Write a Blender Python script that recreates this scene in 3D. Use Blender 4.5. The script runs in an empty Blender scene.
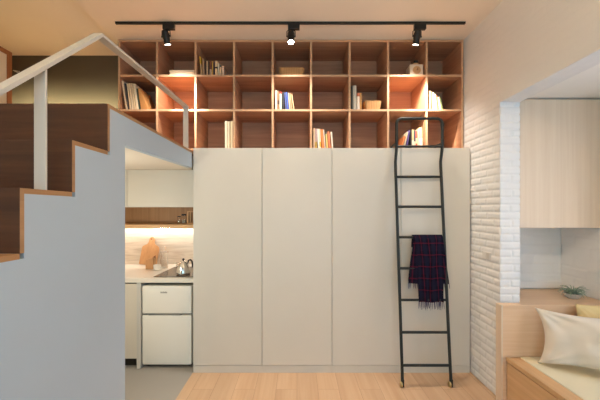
import bpy, bmesh, math, random
from mathutils import Vector, Matrix, noise
random.seed(7)
S = bpy.context.scene
COL = S.collection
PI = math.pi
CAMZ, F, CX, CY = 1.63, 330.0, 297.0, 210.0
def PX(px, Y): return (px - CX) * Y / F
def PZ(py, Y): return CAMZ + (CY - py) * Y / F

# light energies and colours
E = {
 'front': (84.447, (0.393, 0.745, 1.0)),
 'alcove': (37.2, (0.701, 0.816, 1.0)),
 'kstrip': (4.572, (1.0, 0.929, 0.829)),
 'kfill': (22.198, (1.0, 0.982, 0.843)),
 'lwall': (427.781, (1.0, 0.92, 0.598)),
 'llamp': (6.056, (1.0, 0.923, 0.504)),
 'up': (120.966, (1.0, 0.768, 0.479)),
 'spot': (208.383, (1.0, 0.957, 0.8)),
 'spill': (62.726, (1.0, 0.908, 0.79)),
 'mid': (69.498, (1.0, 0.861, 0.681)),
 'accent': (112.532, (1.0, 0.848, 0.677)),
 'sky': (0.06, (1.0, 1.0, 1.0)),
}
# ------------------------------------------------------------------ materials
def srgb(r, g, b):
    def f(c):
        c /= 255.0
        return c / 12.92 if c <= 0.04045 else ((c + 0.055) / 1.055) ** 2.4
    return (f(r), f(g), f(b), 1.0)
def new_mat(name):
    m = bpy.data.materials.new(name); m.use_nodes = True
    nt = m.node_tree
    return m, nt, nt.nodes['Principled BSDF'], nt.nodes, nt.links
def mapped(nt, scale, rot=(0, 0, 0)):
    tc = nt.nodes.new('ShaderNodeTexCoord'); mp = nt.nodes.new('ShaderNodeMapping')
    mp.inputs['Scale'].default_value = scale; mp.inputs['Rotation'].default_value = rot
    nt.links.new(tc.outputs['Object'], mp.inputs['Vector'])
    return mp
def add_bump(nt, b, src, strength, dist=0.002):
    bp = nt.nodes.new('ShaderNodeBump'); bp.inputs['Strength'].default_value = strength
    bp.inputs['Distance'].default_value = dist
    nt.links.new(src, bp.inputs['Height']); nt.links.new(bp.outputs['Normal'], b.inputs['Normal'])
def paint(name, c, rough=0.5, bump=0.05, scale=120, metal=0.0, spec=0.4, mottled=0.03):
    m, nt, b, N, L = new_mat(name)
    mp = mapped(nt, (1, 1, 1))
    n1 = N.new('ShaderNodeTexNoise'); n1.inputs['Scale'].default_value = 3.0; n1.inputs['Detail'].default_value = 4
    L.new(mp.outputs[0], n1.inputs['Vector'])
    mix = N.new('ShaderNodeMix'); mix.data_type = 'RGBA'
    mix.inputs[6].default_value = tuple(x * (1 - mottled) for x in c[:3]) + (1,)
    mix.inputs[7].default_value = tuple(min(1, x * (1 + mottled)) for x in c[:3]) + (1,)
    L.new(n1.outputs['Fac'], mix.inputs[0]); L.new(mix.outputs[2], b.inputs['Base Color'])
    b.inputs['Roughness'].default_value = rough; b.inputs['Metallic'].default_value = metal
    b.inputs['Specular IOR Level'].default_value = spec
    if bump:
        n2 = N.new('ShaderNodeTexNoise'); n2.inputs['Scale'].default_value = scale; n2.inputs['Detail'].default_value = 3
        L.new(mp.outputs[0], n2.inputs['Vector']); add_bump(nt, b, n2.outputs['Fac'], bump)
    return m
def wood(name, c1, c2, axis='X', rough=0.5, fine=38.0, along=1.2, plank=None, plank_var=0.12, bump=0.08, spec=0.35):
    """grain runs along axis; plank = (length, width) adds boards in the XY plane running along Y"""
    m, nt, b, N, L = new_mat(name)
    sc = {'X': (along, fine, fine), 'Y': (fine, along, fine), 'Z': (fine, fine, along)}[axis]
    mp = mapped(nt, sc)
    vec = mp.outputs[0]
    pf = None
    if plank:
        mp2 = mapped(nt, (1, 1, 1), (0, 0, PI / 2))
        br = N.new('ShaderNodeTexBrick')
        br.inputs['Scale'].default_value = 1.0
        br.inputs['Brick Width'].default_value = plank[0]; br.inputs['Row Height'].default_value = plank[1]
        br.inputs['Mortar Size'].default_value = 0.0012; br.inputs['Mortar Smooth'].default_value = 0.2
        br.inputs['Color1'].default_value = (0, 0, 0, 1); br.inputs['Color2'].default_value = (1, 1, 1, 1)
        br.inputs['Mortar'].default_value = (0, 0, 0, 1)
        br.offset = 0.37
        L.new(mp2.outputs[0], br.inputs['Vector'])
        pf = br
        ad = N.new('ShaderNodeVectorMath'); ad.operation = 'MULTIPLY_ADD'
        ad.inputs[1].default_value = (7, 7, 7)
        L.new(br.outputs['Color'], ad.inputs[0]); L.new(vec, ad.inputs[2]); vec = ad.outputs[0]
    n1 = N.new('ShaderNodeTexNoise'); n1.inputs['Scale'].default_value = 1.0; n1.inputs['Detail'].default_value = 6
    n1.inputs['Roughness'].default_value = 0.62; n1.inputs['Distortion'].default_value = 0.6
    L.new(vec, n1.inputs['Vector'])
    n2 = N.new('ShaderNodeTexNoise'); n2.inputs['Scale'].default_value = 0.17; n2.inputs['Detail'].default_value = 3
    n2.inputs['Distortion'].default_value = 1.5
    L.new(vec, n2.inputs['Vector'])
    mm = N.new('ShaderNodeMath'); mm.operation = 'MULTIPLY_ADD'; mm.inputs[1].default_value = 0.55
    L.new(n1.outputs['Fac'], mm.inputs[0])
    m3 = N.new('ShaderNodeMath'); m3.operation = 'MULTIPLY'; m3.inputs[1].default_value = 0.45
    L.new(n2.outputs['Fac'], m3.inputs[0]); L.new(m3.outputs[0], mm.inputs[2])
    rp = N.new('ShaderNodeValToRGB')
    rp.color_ramp.elements[0].position = 0.32; rp.color_ramp.elements[0].color = c1
    rp.color_ramp.elements[1].position = 0.66; rp.color_ramp.elements[1].color = c2
    L.new(mm.outputs[0], rp.inputs['Fac'])
    out = rp.outputs['Color']
    if pf:
        hs = N.new('ShaderNodeHueSaturation')
        mr = N.new('ShaderNodeMapRange'); mr.inputs['To Min'].default_value = 1 - plank_var; mr.inputs['To Max'].default_value = 1 + plank_var
        L.new(pf.outputs['Color'], mr.inputs['Value']); L.new(mr.outputs[0], hs.inputs['Value'])
        L.new(out, hs.inputs['Color'])
        mx = N.new('ShaderNodeMix'); mx.data_type = 'RGBA'; mx.inputs[7].default_value = tuple(x * 0.55 for x in c1[:3]) + (1,)
        L.new(pf.outputs['Fac'], mx.inputs[0]); L.new(hs.outputs[0], mx.inputs[6]); out = mx.outputs[2]
    L.new(out, b.inputs['Base Color'])
    b.inputs['Roughness'].default_value = rough; b.inputs['Specular IOR Level'].default_value = spec
    add_bump(nt, b, n1.outputs['Fac'], bump, 0.001)
    return m
def emit(name, c, strength):
    m, nt, b, N, L = new_mat(name)
    b.inputs['Base Color'].default_value = c
    b.inputs['Emission Color'].default_value = c; b.inputs['Emission Strength'].default_value = strength
    return m
def metal(name, c, rough):
    m, nt, b, N, L = new_mat(name)
    b.inputs['Base Color'].default_value = c; b.inputs['Metallic'].default_value = 1.0
    mp = mapped(nt, (40, 40, 40)); n = N.new('ShaderNodeTexNoise'); L.new(mp.outputs[0], n.inputs['Vector'])
    mr = N.new('ShaderNodeMapRange'); mr.inputs['To Min'].default_value = rough * 0.8; mr.inputs['To Max'].default_value = rough * 1.2
    L.new(n.outputs['Fac'], mr.inputs['Value']); L.new(mr.outputs[0], b.inputs['Roughness'])
    return m
def glass(name, c=(0.97, 0.98, 0.98, 1), rough=0.02):
    m, nt, b, N, L = new_mat(name)
    b.inputs['Base Color'].default_value = c; b.inputs['Transmission Weight'].default_value = 1.0
    b.inputs['Roughness'].default_value = rough; b.inputs['IOR'].default_value = 1.25
    return m
def fabric(name, c, rough=0.9, weave=700):
    m, nt, b, N, L = new_mat(name)
    mp = mapped(nt, (1, 1, 1))
    n = N.new('ShaderNodeTexNoise'); n.inputs['Scale'].default_value = weave; L.new(mp.outputs[0], n.inputs['Vector'])
    n2 = N.new('ShaderNodeTexNoise'); n2.inputs['Scale'].default_value = 6; L.new(mp.outputs[0], n2.inputs['Vector'])
    mix = N.new('ShaderNodeMix'); mix.data_type = 'RGBA'
    mix.inputs[6].default_value = tuple(x * 0.93 for x in c[:3]) + (1,); mix.inputs[7].default_value = c
    L.new(n2.outputs['Fac'], mix.inputs[0]); L.new(mix.outputs[2], b.inputs['Base Color'])
    b.inputs['Roughness'].default_value = rough; b.inputs['Specular IOR Level'].default_value = 0.15
    b.inputs['Sheen Weight'].default_value = 0.15
    add_bump(nt, b, n.outputs['Fac'], 0.25, 0.001)
    return m

M = {}
M['ceiling'] = paint('ceiling_paint', srgb(228, 217, 202), 0.8, 0.06, 90)
M['brick'] = paint('white_brick_paint', srgb(224, 222, 220), 0.6, 0.35, 55, spec=0.3)
M['brick_alcove'] = paint('alcove_white_paint', srgb(236, 233, 228), 0.6, 0.1, 60)
M['wall'] = paint('wall_paint', srgb(222, 214, 200), 0.8)
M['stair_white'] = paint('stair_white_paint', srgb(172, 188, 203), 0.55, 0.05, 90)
M['cabinet'] = paint('cream_laminate', srgb(206, 200, 188), 0.42, 0.02, 200)
M['plinth'] = paint('plinth_laminate', srgb(203, 197, 186), 0.42, 0.02, 200)
M['gap'] = paint('dark_gap', srgb(45, 42, 38), 0.9, 0)
M['ply_x'] = wood('birch_ply_across', srgb(166, 116, 86), srgb(198, 149, 115), 'X', 0.5, 30, 1.5)
M['ply_y'] = wood('birch_ply_deep', srgb(166, 116, 86), srgb(198, 149, 115), 'Y', 0.5, 30, 1.5)
M['ply_edge'] = wood('birch_ply_edge', srgb(184, 144, 110), srgb(202, 163, 128), 'X', 0.5, 60, 3)
M['oak_floor'] = wood('oak_floor_planks', srgb(182, 148, 117), srgb(199, 168, 138), 'Y', 0.42, 22, 0.9, plank=(1.5, 0.19), plank_var=0.05, bump=0.05)
M['riser'] = wood('brown_oak_boards', srgb(50, 28, 17), srgb(88, 56, 37), 'X', 0.5, 26, 1.3)
M['oak_edge'] = wood('oak_edge', srgb(146, 108, 72), srgb(172, 132, 92), 'Y', 0.5, 40, 2)
M['oak_z'] = wood('pale_oak_upright', srgb(214, 190, 164), srgb(226, 206, 182), 'Z', 0.45, 30, 0.8)
M['oak_x'] = wood('pale_oak_across', srgb(216, 178, 142), srgb(231, 199, 165), 'X', 0.45, 30, 1.0)
M['oak_y'] = wood('pale_oak_lengthwise', srgb(190, 150, 108), srgb(212, 174, 132), 'Y', 0.45, 30, 1.0)
M['niche'] = wood('warm_oak_upright', srgb(150, 106, 66), srgb(186, 140, 94), 'Z', 0.5, 34, 0.8)
M['niche_x'] = wood('warm_oak_across', srgb(196, 150, 100), srgb(216, 172, 122), 'X', 0.5, 34, 0.8)
M['black'] = paint('black_powder_coat', srgb(28, 30, 27), 0.45, 0.05, 300)
M['black_plastic'] = paint('black_plastic', srgb(26, 25, 24), 0.4, 0)
M['rail'] = paint('white_steel', srgb(196, 192, 184), 0.4, 0.02, 200)
M['dark_wall'] = paint('olive_grey_paint', srgb(86, 76, 60), 0.7, 0.08, 60)
M['kit_floor'] = paint('grey_floor_tile', srgb(154, 150, 144), 0.5, 0.1, 30)
M['fridge'] = paint('fridge_white', srgb(234, 231, 222), 0.35, 0.03, 250)
M['fridge_seal'] = paint('fridge_grey_seal', srgb(128, 128, 124), 0.6, 0)
M['worktop'] = paint('worktop_stone', srgb(222, 216, 204), 0.3, 0.02, 80)
M['grey_lam'] = paint('light_grey_laminate', srgb(196, 194, 188), 0.45, 0.02, 200)
M['steel'] = metal('brushed_steel', (0.72, 0.7, 0.67, 1), 0.18)
M['brass'] = metal('aged_brass', (0.55, 0.42, 0.2, 1), 0.35)
M['glass'] = glass('clear_glass')
M['cooktop'] = paint('cooktop_glass', srgb(84, 78, 74), 0.12, 0, spec=0.6)
M['board'] = wood('beech_board', srgb(186, 136, 90), srgb(208, 160, 112), 'Z', 0.55, 50, 2)
M['block'] = wood('beech_block', srgb(190, 142, 98), srgb(212, 166, 120), 'Z', 0.55, 60, 2)
M['ceramic'] = paint('white_ceramic', srgb(240, 238, 232), 0.25, 0)
M['paper'] = paint('book_pages', srgb(226, 214, 190), 0.85, 0.2, 200)
M['wicker'] = None
M['pad'] = fabric('seat_pad_cream', srgb(226, 218, 190), 0.9, 500)
M['cushion'] = fabric('cushion_ivory', srgb(222, 212, 197), 0.85)
M['cushion_yellow'] = fabric('cushion_yellow', srgb(232, 206, 150), 0.9)
M['bowl'] = paint('grey_stone_bowl', srgb(184, 181, 174), 0.7, 0.3, 80)
M['soil'] = paint('bark_soil', srgb(80, 66, 52), 0.95, 0.4, 60)
M['leaf'] = paint('grey_green_leaf', srgb(148, 170, 150), 0.6, 0.1, 80, mottled=0.2)
M['led'] = emit('led_diffuser', (1.0, 0.93, 0.84, 1), 6.0)
M['lens'] = emit('spot_lens', (1.0, 0.9, 0.78, 1), 9.0)
M['lens_bright'] = emit('spot_lens_facing', (1.0, 0.93, 0.84, 1), 40.0)
M['screen_white'] = paint('panel_white', srgb(206, 200, 190), 0.6, 0.03)
M['screen_frame'] = wood('panel_frame_oak', srgb(126, 80, 50), srgb(156, 104, 68), 'Z', 0.5, 50, 2)
M['plate_cream'] = paint('switch_cream', srgb(212, 208, 203), 0.4, 0)
M['plate_grey'] = paint('switch_grey', srgb(190, 184, 176), 0.4, 0)
M['amber'] = paint('amber_resin', srgb(200, 130, 50), 0.3, 0)
M['window_frame'] = paint('window_frame_white', srgb(230, 230, 228), 0.4, 0)

def wicker_mat():
    m, nt, b, N, L = new_mat('wicker_weave')
    mp = mapped(nt, (1, 1, 1))
    w1 = N.new('ShaderNodeTexWave'); w1.bands_direction = 'Z'; w1.inputs['Scale'].default_value = 28; w1.inputs['Distortion'].default_value = 2
    w2 = N.new('ShaderNodeTexWave'); w2.bands_direction = 'X'; w2.inputs['Scale'].default_value = 18; w2.inputs['Distortion'].default_value = 1
    L.new(mp.outputs[0], w1.inputs['Vector']); L.new(mp.outputs[0], w2.inputs['Vector'])
    mu = N.new('ShaderNodeMath'); mu.operation = 'MULTIPLY'
    L.new(w1.outputs['Fac'], mu.inputs[0]); L.new(w2.outputs['Fac'], mu.inputs[1])
    rp = N.new('ShaderNodeValToRGB'); rp.color_ramp.elements[0].color = srgb(176, 128, 78); rp.color_ramp.elements[1].color = srgb(212, 166, 110)
    L.new(mu.outputs[0], rp.inputs['Fac']); L.new(rp.outputs[0], b.inputs['Base Color'])
    b.inputs['Roughness'].default_value = 0.8; add_bump(nt, b, mu.outputs[0], 0.6, 0.004)
    return m
M['wicker'] = wicker_mat()
def stone_mat():
    """pale striated stone backsplash"""
    m, nt, b, N, L = new_mat('striated_stone')
    mp = mapped(nt, (1.6, 3, 16))
    n = N.new('ShaderNodeTexNoise'); n.inputs['Scale'].default_value = 1.6; n.inputs['Detail'].default_value = 7; n.inputs['Distortion'].default_value = 0.9
    L.new(mp.outputs[0], n.inputs['Vector'])
    rp = N.new('ShaderNodeValToRGB'); rp.color_ramp.elements[0].position = 0.3; rp.color_ramp.elements[0].color = srgb(196, 180, 160)
    rp.color_ramp.elements[1].position = 0.62; rp.color_ramp.elements[1].color = srgb(226, 214, 198)
    L.new(n.outputs['Fac'], rp.inputs['Fac']); L.new(rp.outputs[0], b.inputs['Base Color'])
    b.inputs['Roughness'].default_value = 0.35
    return m
M['stone'] = stone_mat()
def plaid_mat():
    m, nt, b, N, L = new_mat('navy_plaid_wool')
    uv = N.new('ShaderNodeUVMap'); uv.uv_map = 'UVMap'
    sep = N.new('ShaderNodeSeparateXYZ'); L.new(uv.outputs[0], sep.inputs[0])
    def bands(out, period, width, off):
        a = N.new('ShaderNodeMath'); a.operation = 'ADD'; a.inputs[1].default_value = off; L.new(out, a.inputs[0])
        d = N.new('ShaderNodeMath'); d.operation = 'DIVIDE'; d.inputs[1].default_value = period; L.new(a.outputs[0], d.inputs[0])
        f = N.new('ShaderNodeMath'); f.operation = 'FRACT'; L.new(d.outputs[0], f.inputs[0])
        l = N.new('ShaderNodeMath'); l.operation = 'LESS_THAN'; l.inputs[1].default_value = width / period; L.new(f.outputs[0], l.inputs[0])
        return l.outputs[0]
    def layer(prev, mask, color, amt):
        mu = N.new('ShaderNodeMath'); mu.operation = 'MULTIPLY'; mu.inputs[1].default_value = amt; L.new(mask, mu.inputs[0])
        mx = N.new('ShaderNodeMix'); mx.data_type = 'RGBA'; mx.inputs[7].default_value = color
        L.new(mu.outputs[0], mx.inputs[0])
        if isinstance(prev, tuple): mx.inputs[6].default_value = prev
        else: L.new(prev, mx.inputs[6])
        return mx.outputs[2]
    c = layer(srgb(16, 17, 30), bands(sep.outputs[0], 0.075, 0.034, 0.0), srgb(29, 30, 48), 0.6)
    c = layer(c, bands(sep.outputs[1], 0.11, 0.05, 0.0), srgb(28, 26, 42), 0.55)
    c = layer(c, bands(sep.outputs[0], 0.075, 0.007, 0.022), srgb(110, 24, 42), 0.42)
    c = layer(c, bands(sep.outputs[1], 0.11, 0.009, 0.03), srgb(110, 24, 42), 0.42)
    L.new(c, b.inputs['Base Color']); b.inputs['Roughness'].default_value = 0.95
    b.inputs['Specular IOR Level'].default_value = 0.05
    return m
M['plaid'] = plaid_mat()
M['fringe'] = fabric('navy_fringe', srgb(66, 60, 88), 0.95)
_cov = {}
def cover(rgb):
    if rgb not in _cov: _cov[rgb] = paint('book_cover_%d_%d_%d' % rgb, srgb(*rgb), 0.55, 0.03, 150)
    return _cov[rgb]

# ------------------------------------------------------------------ builders
def NB(): return bmesh.new()
def box(bm, x0, x1, y0, y1, z0, z1, bev=0.0, seg=2, mi=0):
    vs = [bm.verts.new(p) for p in ((x0, y0, z0), (x1, y0, z0), (x1, y1, z0), (x0, y1, z0), (x0, y0, z1), (x1, y0, z1), (x1, y1, z1), (x0, y1, z1))]
    fs = [bm.faces.new([vs[i] for i in q]) for q in ((0, 3, 2, 1), (4, 5, 6, 7), (0, 1, 5, 4), (1, 2, 6, 5), (2, 3, 7, 6), (3, 0, 4, 7))]
    for f in fs: f.material_index = mi
    if bev > 0:
        es = list({e for f in fs for e in f.edges})
        bmesh.ops.bevel(bm, geom=es, offset=bev, segments=seg, affect='EDGES', profile=0.5)
    return vs
def prism(bm, poly, axis, a0, a1, bev=0.0):
    """poly: 2D points; axis 'X' -> (y,z), 'Y' -> (x,z), 'Z' -> (x,y)"""
    def p3(p, a): return {'X': (a, p[0], p[1]), 'Y': (p[0], a, p[1]), 'Z': (p[0], p[1], a)}[axis]
    A = [bm.verts.new(p3(p, a0)) for p in poly]; B = [bm.verts.new(p3(p, a1)) for p in poly]
    n = len(poly)
    fs = [bm.faces.new(A[::-1]), bm.faces.new(B)]
    for i in range(n): fs.append(bm.faces.new((A[i], A[(i + 1) % n], B[(i + 1) % n], B[i])))
    if bev > 0:
        es = list({e for f in fs[:2] for e in f.edges})
        bmesh.ops.bevel(bm, geom=es, offset=bev, segments=2, affect='EDGES', profile=0.5)
    bmesh.ops.recalc_face_normals(bm, faces=bm.faces[:])
def tube(bm, pts, r, seg=10, caps=True, closed=False):
    pts = [Vector(p) for p in pts]; n = len(pts); rings = []
    rs = r if isinstance(r, (list, tuple)) else [r] * n
    up = None
    for i, p in enumerate(pts):
        if closed: t = pts[(i + 1) % n] - pts[i - 1]
        else: t = pts[min(i + 1, n - 1)] - pts[max(i - 1, 0)]
        t.normalize()
        if up is None:
            up = Vector((0, 0, 1)) if abs(t.z) < 0.9 else Vector((0, 1, 0))
        u = (up - t * up.dot(t)).normalized(); up = u; v = t.cross(u)
        rings.append([bm.verts.new(p + u * rs[i] * math.cos(2 * PI * k / seg) + v * rs[i] * math.sin(2 * PI * k / seg)) for k in range(seg)])
    m = n if closed else n - 1
    for i in range(m):
        a, b = rings[i], rings[(i + 1) % n]
        for k in range(seg): bm.faces.new((a[k], a[(k + 1) % seg], b[(k + 1) % seg], b[k]))
    if caps and not closed:
        bm.faces.new(rings[0][::-1]); bm.faces.new(rings[-1])
    bmesh.ops.recalc_face_normals(bm, faces=bm.faces[:])
def lathe(bm, prof, c, seg=28, mat=None):
    c = Vector(c); rings = []
    for r, z in prof:
        if r < 1e-6:
            v = Vector((0, 0, z)); v = mat @ v if mat else v
            rings.append([bm.verts.new(c + v)])
        else:
            ring = []
            for k in range(seg):
                v = Vector((r * math.cos(2 * PI * k / seg), r * math.sin(2 * PI * k / seg), z)); v = mat @ v if mat else v
                ring.append(bm.verts.new(c + v))
            rings.append(ring)
    for a, b in zip(rings, rings[1:]):
        for k in range(seg):
            k2 = (k + 1) % seg
            if len(a) == 1 and len(b) == 1: continue
            if len(a) == 1: bm.faces.new((a[0], b[k2], b[k]))
            elif len(b) == 1: bm.faces.new((a[k], a[k2], b[0]))
            else: bm.faces.new((a[k], a[k2], b[k2], b[k]))
    bmesh.ops.recalc_face_normals(bm, faces=bm.faces[:])
def wloc(o):
    v = Vector(o.location)
    while o.parent: o = o.parent; v += Vector(o.location)
    return v
def obj(name, bm, mat, parent=None, smooth=False, label=None):
    if parent is not None:
        d = wloc(parent)
        for v in bm.verts: v.co -= d
    me = bpy.data.meshes.new(name); bm.to_mesh(me); bm.free()
    for m in (mat if isinstance(mat, (list, tuple)) else [mat]): me.materials.append(m)
    if smooth:
        for p in me.polygons: p.use_smooth = True
        try: me.set_sharp_from_angle(angle=math.radians(40))
        except Exception: pass
    o = bpy.data.objects.new(name, me); COL.objects.link(o)
    if parent is not None: o.parent = parent
    if label: o['label'] = label
    return o
def tag(o, label, cat, group=None):
    o['label'] = label; o['category'] = cat
    if group: o['group'] = group
    return o
def thing(name, label, cat, loc, group=None):
    o = bpy.data.objects.new(name, None); COL.objects.link(o); o.location = loc
    o.empty_display_size = 0.1
    return tag(o, label, cat, group)
def struct(name, bm, mat, smooth=False):
    o = obj(name, bm, mat, None, smooth); o['kind'] = 'structure'; return o
def sbox(name, mat, *a, bev=0.0):
    bm = NB(); box(bm, *a, bev=bev); return struct(name, bm, mat)
def solo(name, bm, mat, label, cat, group=None, smooth=False, base=None):
    """a thing that is one mesh, origin moved to its base"""
    if base is None:
        xs = [v.co.x for v in bm.verts]; ys = [v.co.y for v in bm.verts]; zs = [v.co.z for v in bm.verts]
        base = ((min(xs) + max(xs)) / 2, (min(ys) + max(ys)) / 2, min(zs))
    base = Vector(base)
    for v in bm.verts: v.co -= base
    o = obj(name, bm, mat, None, smooth); o.location = base
    return tag(o, label, cat, group)

# ------------------------------------------------------------------ key dimensions
XL = -1.04          # stair side panel / wardrobe left
XR = 1.74           # brick wall face
YW = 3.30           # wardrobe front
YB = 3.432          # bookcase front
YBB = 3.90          # bookcase back
HC = 3.405           # ceiling
ZW = 2.25           # wardrobe top
ZL = 2.215          # loft floor
XS = -1.89          # ceiling step / stair left wall
YJ = 2.83           # jamb
ZH = 2.555          # header underside
XA = 2.67           # alcove right wall
YA = 3.34           # alcove back wall
YN = -2.8           # wall behind the viewer

# ------------------------------------------------------------------ setting
sbox('floor', M['oak_floor'], XL - 0.005, XR + 0.02, YN, YW + 0.3, -0.06, 0.0)
sbox('floor_kitchen', M['kit_floor'], -2.9, XL - 0.005, YN, 4.3, -0.06, -0.001)
sbox('floor_alcove', M['oak_floor'], XR + 0.02, XA + 0.1, YN, YA + 0.1, -0.06, 0.0)
sbox('ceiling', M['ceiling'], XS, XR + 0.3, YN, 4.0, HC, HC + 0.1)
sbox('ceiling_loft', M['ceiling'], -3.6, XS, 1.6, 4.0, HC + 0.05, HC + 0.1)
sbox('wall_left', M['wall'], XS - 0.1, XS, YN, 1.80, 0, HC + 0.1)
sbox('wall_loft_near', M['wall'], -3.6, XS - 0.1, 1.5, 1.6, ZL - 0.18, HC + 0.1)
sbox('wall_loft_left', M['wall'], -3.7, -3.6, 1.5, 4.0, ZL - 0.18, HC + 0.1)
sbox('wall_loft_back', M['dark_wall'], -3.6, XL, YBB, 4.0, ZL + 0.001, HC + 0.1)
sbox('wall_back', M['wall'], XL, XR, 3.902, 4.0, 0.3, HC)
sbox('wall_kitchen_back', M['stone'], -2.9, -1.02, 4.28, 4.36, 0, 2.04)
sbox('wall_kitchen_left', M['wall'], -2.9, -2.8, 1.84, 4.28, 0, 2.04)
sbox('wall_kitchen_right', M['wall'], -1.04, -0.94, 3.902, 4.28, 0, 2.04)
sbox('wall_kitchen_near', M['wall'], -2.8, XS, 1.80, 1.88, 0, 2.03)

# loft slab: white soffit under an oak floor board whose edge shows at the side
bm = NB(); box(bm, -3.6, XL - 0.051, 1.84, YBB, 2.050, ZL - 0.022); struct('floor_loft', bm, M['ceiling'])

def brick_h(u, v, row, bl, depth, groove, seed):
    r = math.floor(v / row); fv = v / row - r
    uu = u / bl + (0.5 if r % 2 else 0.0) + 0.13 * noise.noise((r * 7.3, seed, 0.5))
    c = math.floor(uu); fu = uu - c
    wob = 0.0035 * noise.noise((u * 9, v * 9, seed))
    du = min(fu, 1 - fu) * bl + wob; dv = min(fv, 1 - fv) * row + wob * 0.6
    d = min(du, dv)
    t = max(0.0, min(1.0, d / groove)); t = t * t * (3 - 2 * t)
    jit = noise.noise((c * 3.71 + 0.3, r * 5.13 + 0.7, seed + 2.2))
    tilt = noise.noise((c * 1.91 + 9.3, r * 2.77 + 4.7, seed + 7.2))
    n = noise.noise((u * 26, v * 26, seed)) * 0.20 + noise.noise((u * 70, v * 70, seed)) * 0.09
    return depth * ((t - 1.0) + t * (0.30 * jit + 0.3 * tilt * (fu - 0.5)) + n)
def brick_face(bm, org, ud, vd, nd, U, V, res, row=0.0645, bl=0.205, depth=0.007, groove=0.011, seed=1.0, skip=None, vary=None):
    org, ud, vd, nd = Vector(org), Vector(ud), Vector(vd), Vector(nd)
    nu, nv = max(2, int(round(U / res))), max(2, int(round(V / res)))
    vs = {}
    def vert(i, j):
        if (i, j) not in vs:
            u, v = U * i / nu, V * j / nv
            dd = depth * (vary(u, v) if vary else 1.0)
            h = brick_h(u, v, row, bl, dd, groove, seed)
            vs[(i, j)] = bm.verts.new(org + ud * u + vd * v + nd * h)
        return vs[(i, j)]
    for i in range(nu):
        for j in range(nv):
            if skip and skip(U * (i + 0.5) / nu, V * (j + 0.5) / nv): continue
            f = bm.faces.new((vert(i, j), vert(i + 1, j), vert(i + 1, j + 1), vert(i, j + 1))); f.smooth = True
# right brick wall: pier beside the wardrobe, band over the opening, pier behind the viewer
bm = NB()
e = 0.012
box(bm, XR + e, XR + 0.172, YJ + e, 4.0, 0, HC)
box(bm, XR + e, XR + 0.172, -0.4, YJ + e, ZH + e, HC)
box(bm, XR, XR + 0.172, YN, -0.4, 0, HC)
def up_soft(u, v): return 1.0 if v < 2.4 else max(0.30, 1.0 - (v - 2.4) * 1.6)
brick_face(bm, (XR, YJ, 0), (0, 1, 0), (0, 0, 1), (-1, 0, 0), 0.66, HC, 0.0066, depth=0.0062, groove=0.018, seed=1.0, vary=up_soft)
brick_face(bm, (XR, YJ, ZH), (0, -1, 0), (0, 0, 1), (-1, 0, 0), 2.3, HC - ZH, 0.012, seed=3.0, vary=lambda u, v: 0.30)
brick_face(bm, (XR + 0.002, YJ, 0), (1, 0, 0), (0, 0, 1), (0, -1, 0), 0.17, ZH + 0.01, 0.0066, depth=0.007, groove=0.014, seed=5.0)
brick_face(bm, (XR + 0.002, YJ, ZH), (0, -1, 0), (1, 0, 0), (0, 0, -1), 2.3, 0.17, 0.012, seed=6.0, vary=lambda u, v: 0.4)
bmesh.ops.recalc_face_normals(bm, faces=[f for f in bm.faces if not f.smooth])
struct('wall_right', bm, M['brick'])
# alcove shell
bm = NB(); box(bm, XR + 0.172, XA + 0.1, YA + 0.01, YA + 0.1, 0, 2.66)
brick_face(bm, (XR + 0.17, YA, 0.78), (1, 0, 0), (0, 0, 1), (0, -1, 0), XA - XR - 0.17, 0.8, 0.012, row=0.10, bl=0.33, depth=0.006, groove=0.010, seed=8.0)
struct('wall_alcove_back', bm, M['brick_alcove'])
bm = NB()
box(bm, XA + 0.01, XA + 0.12, 2.35, YA + 0.1, 0, 2.66)
box(bm, XA, XA + 0.12, YN, 0.15, 0, 2.66)
box(bm, XA, XA + 0.12, 0.15, 2.35, 0, 0.85)
box(bm, XA, XA + 0.12, 0.15, 2.35, 2.45, 2.66)
brick_face(bm, (XA, YA, 0.78), (0, -1, 0), (0, 0, 1), (-1, 0, 0), YA - 2.35, 0.8, 0.012, row=0.10, bl=0.33, depth=0.006, groove=0.010, seed=9.0)
box(bm, XA, XA + 0.012, 2.35, YA, 0, 0.78); box(bm, XA, XA + 0.012, 2.35, YA, 1.58, 2.66)
struct('wall_alcove_right', bm, M['brick_alcove'])
sbox('ceiling_alcove', M['brick_alcove'], XR + 0.172, XA + 0.12, YN, YA + 0.1, 2.607, 2.70)
sbox('baseboard_alcove', M['brick_alcove'], XR + 0.175, XA - 0.002, YA - 0.022, YA - 0.004, 0.846, 0.915, bev=0.003)
# wall behind the viewer with a wide window
bm = NB()
box(bm, XS - 0.1, XA + 0.1, YN - 0.12, YN, 0, 0.5); box(bm, XS - 0.1, XA + 0.1, YN - 0.12, YN, 2.5, HC + 0.1)
box(bm, XS - 0.1, -1.0, YN - 0.12, YN, 0.5, 2.5); box(bm, 1.5, XA + 0.1, YN - 0.12, YN, 0.5, 2.5)
struct('wall_front', bm, M['wall'])
def window_frame(name, a0, a1, z0, z1, plane, axis):
    bm = NB(); w = 0.05
    def b(p0, p1, q0, q1):
        if axis == 'Y': box(bm, p0, p1, plane - 0.06, plane - 0.01, q0, q1)
        else: box(bm, plane + 0.03, plane + 0.08, p0, p1, q0, q1)
    b(a0, a1, z0, z0 + w); b(a0, a1, z1 - w, z1); b(a0, a0 + w, z0 + w, z1 - w); b(a1 - w, a1, z0 + w, z1 - w)
    mid = (a0 + a1) / 2; b(mid - w / 2, mid + w / 2, z0 + w, z1 - w)
    struct(name, bm, M['window_frame'])
window_frame('window_1', -1.0, 1.5, 0.5, 2.5, YN, 'Y')
window_frame('window_2', 0.15, 2.35, 0.85, 2.45, XA, 'X')

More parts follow.
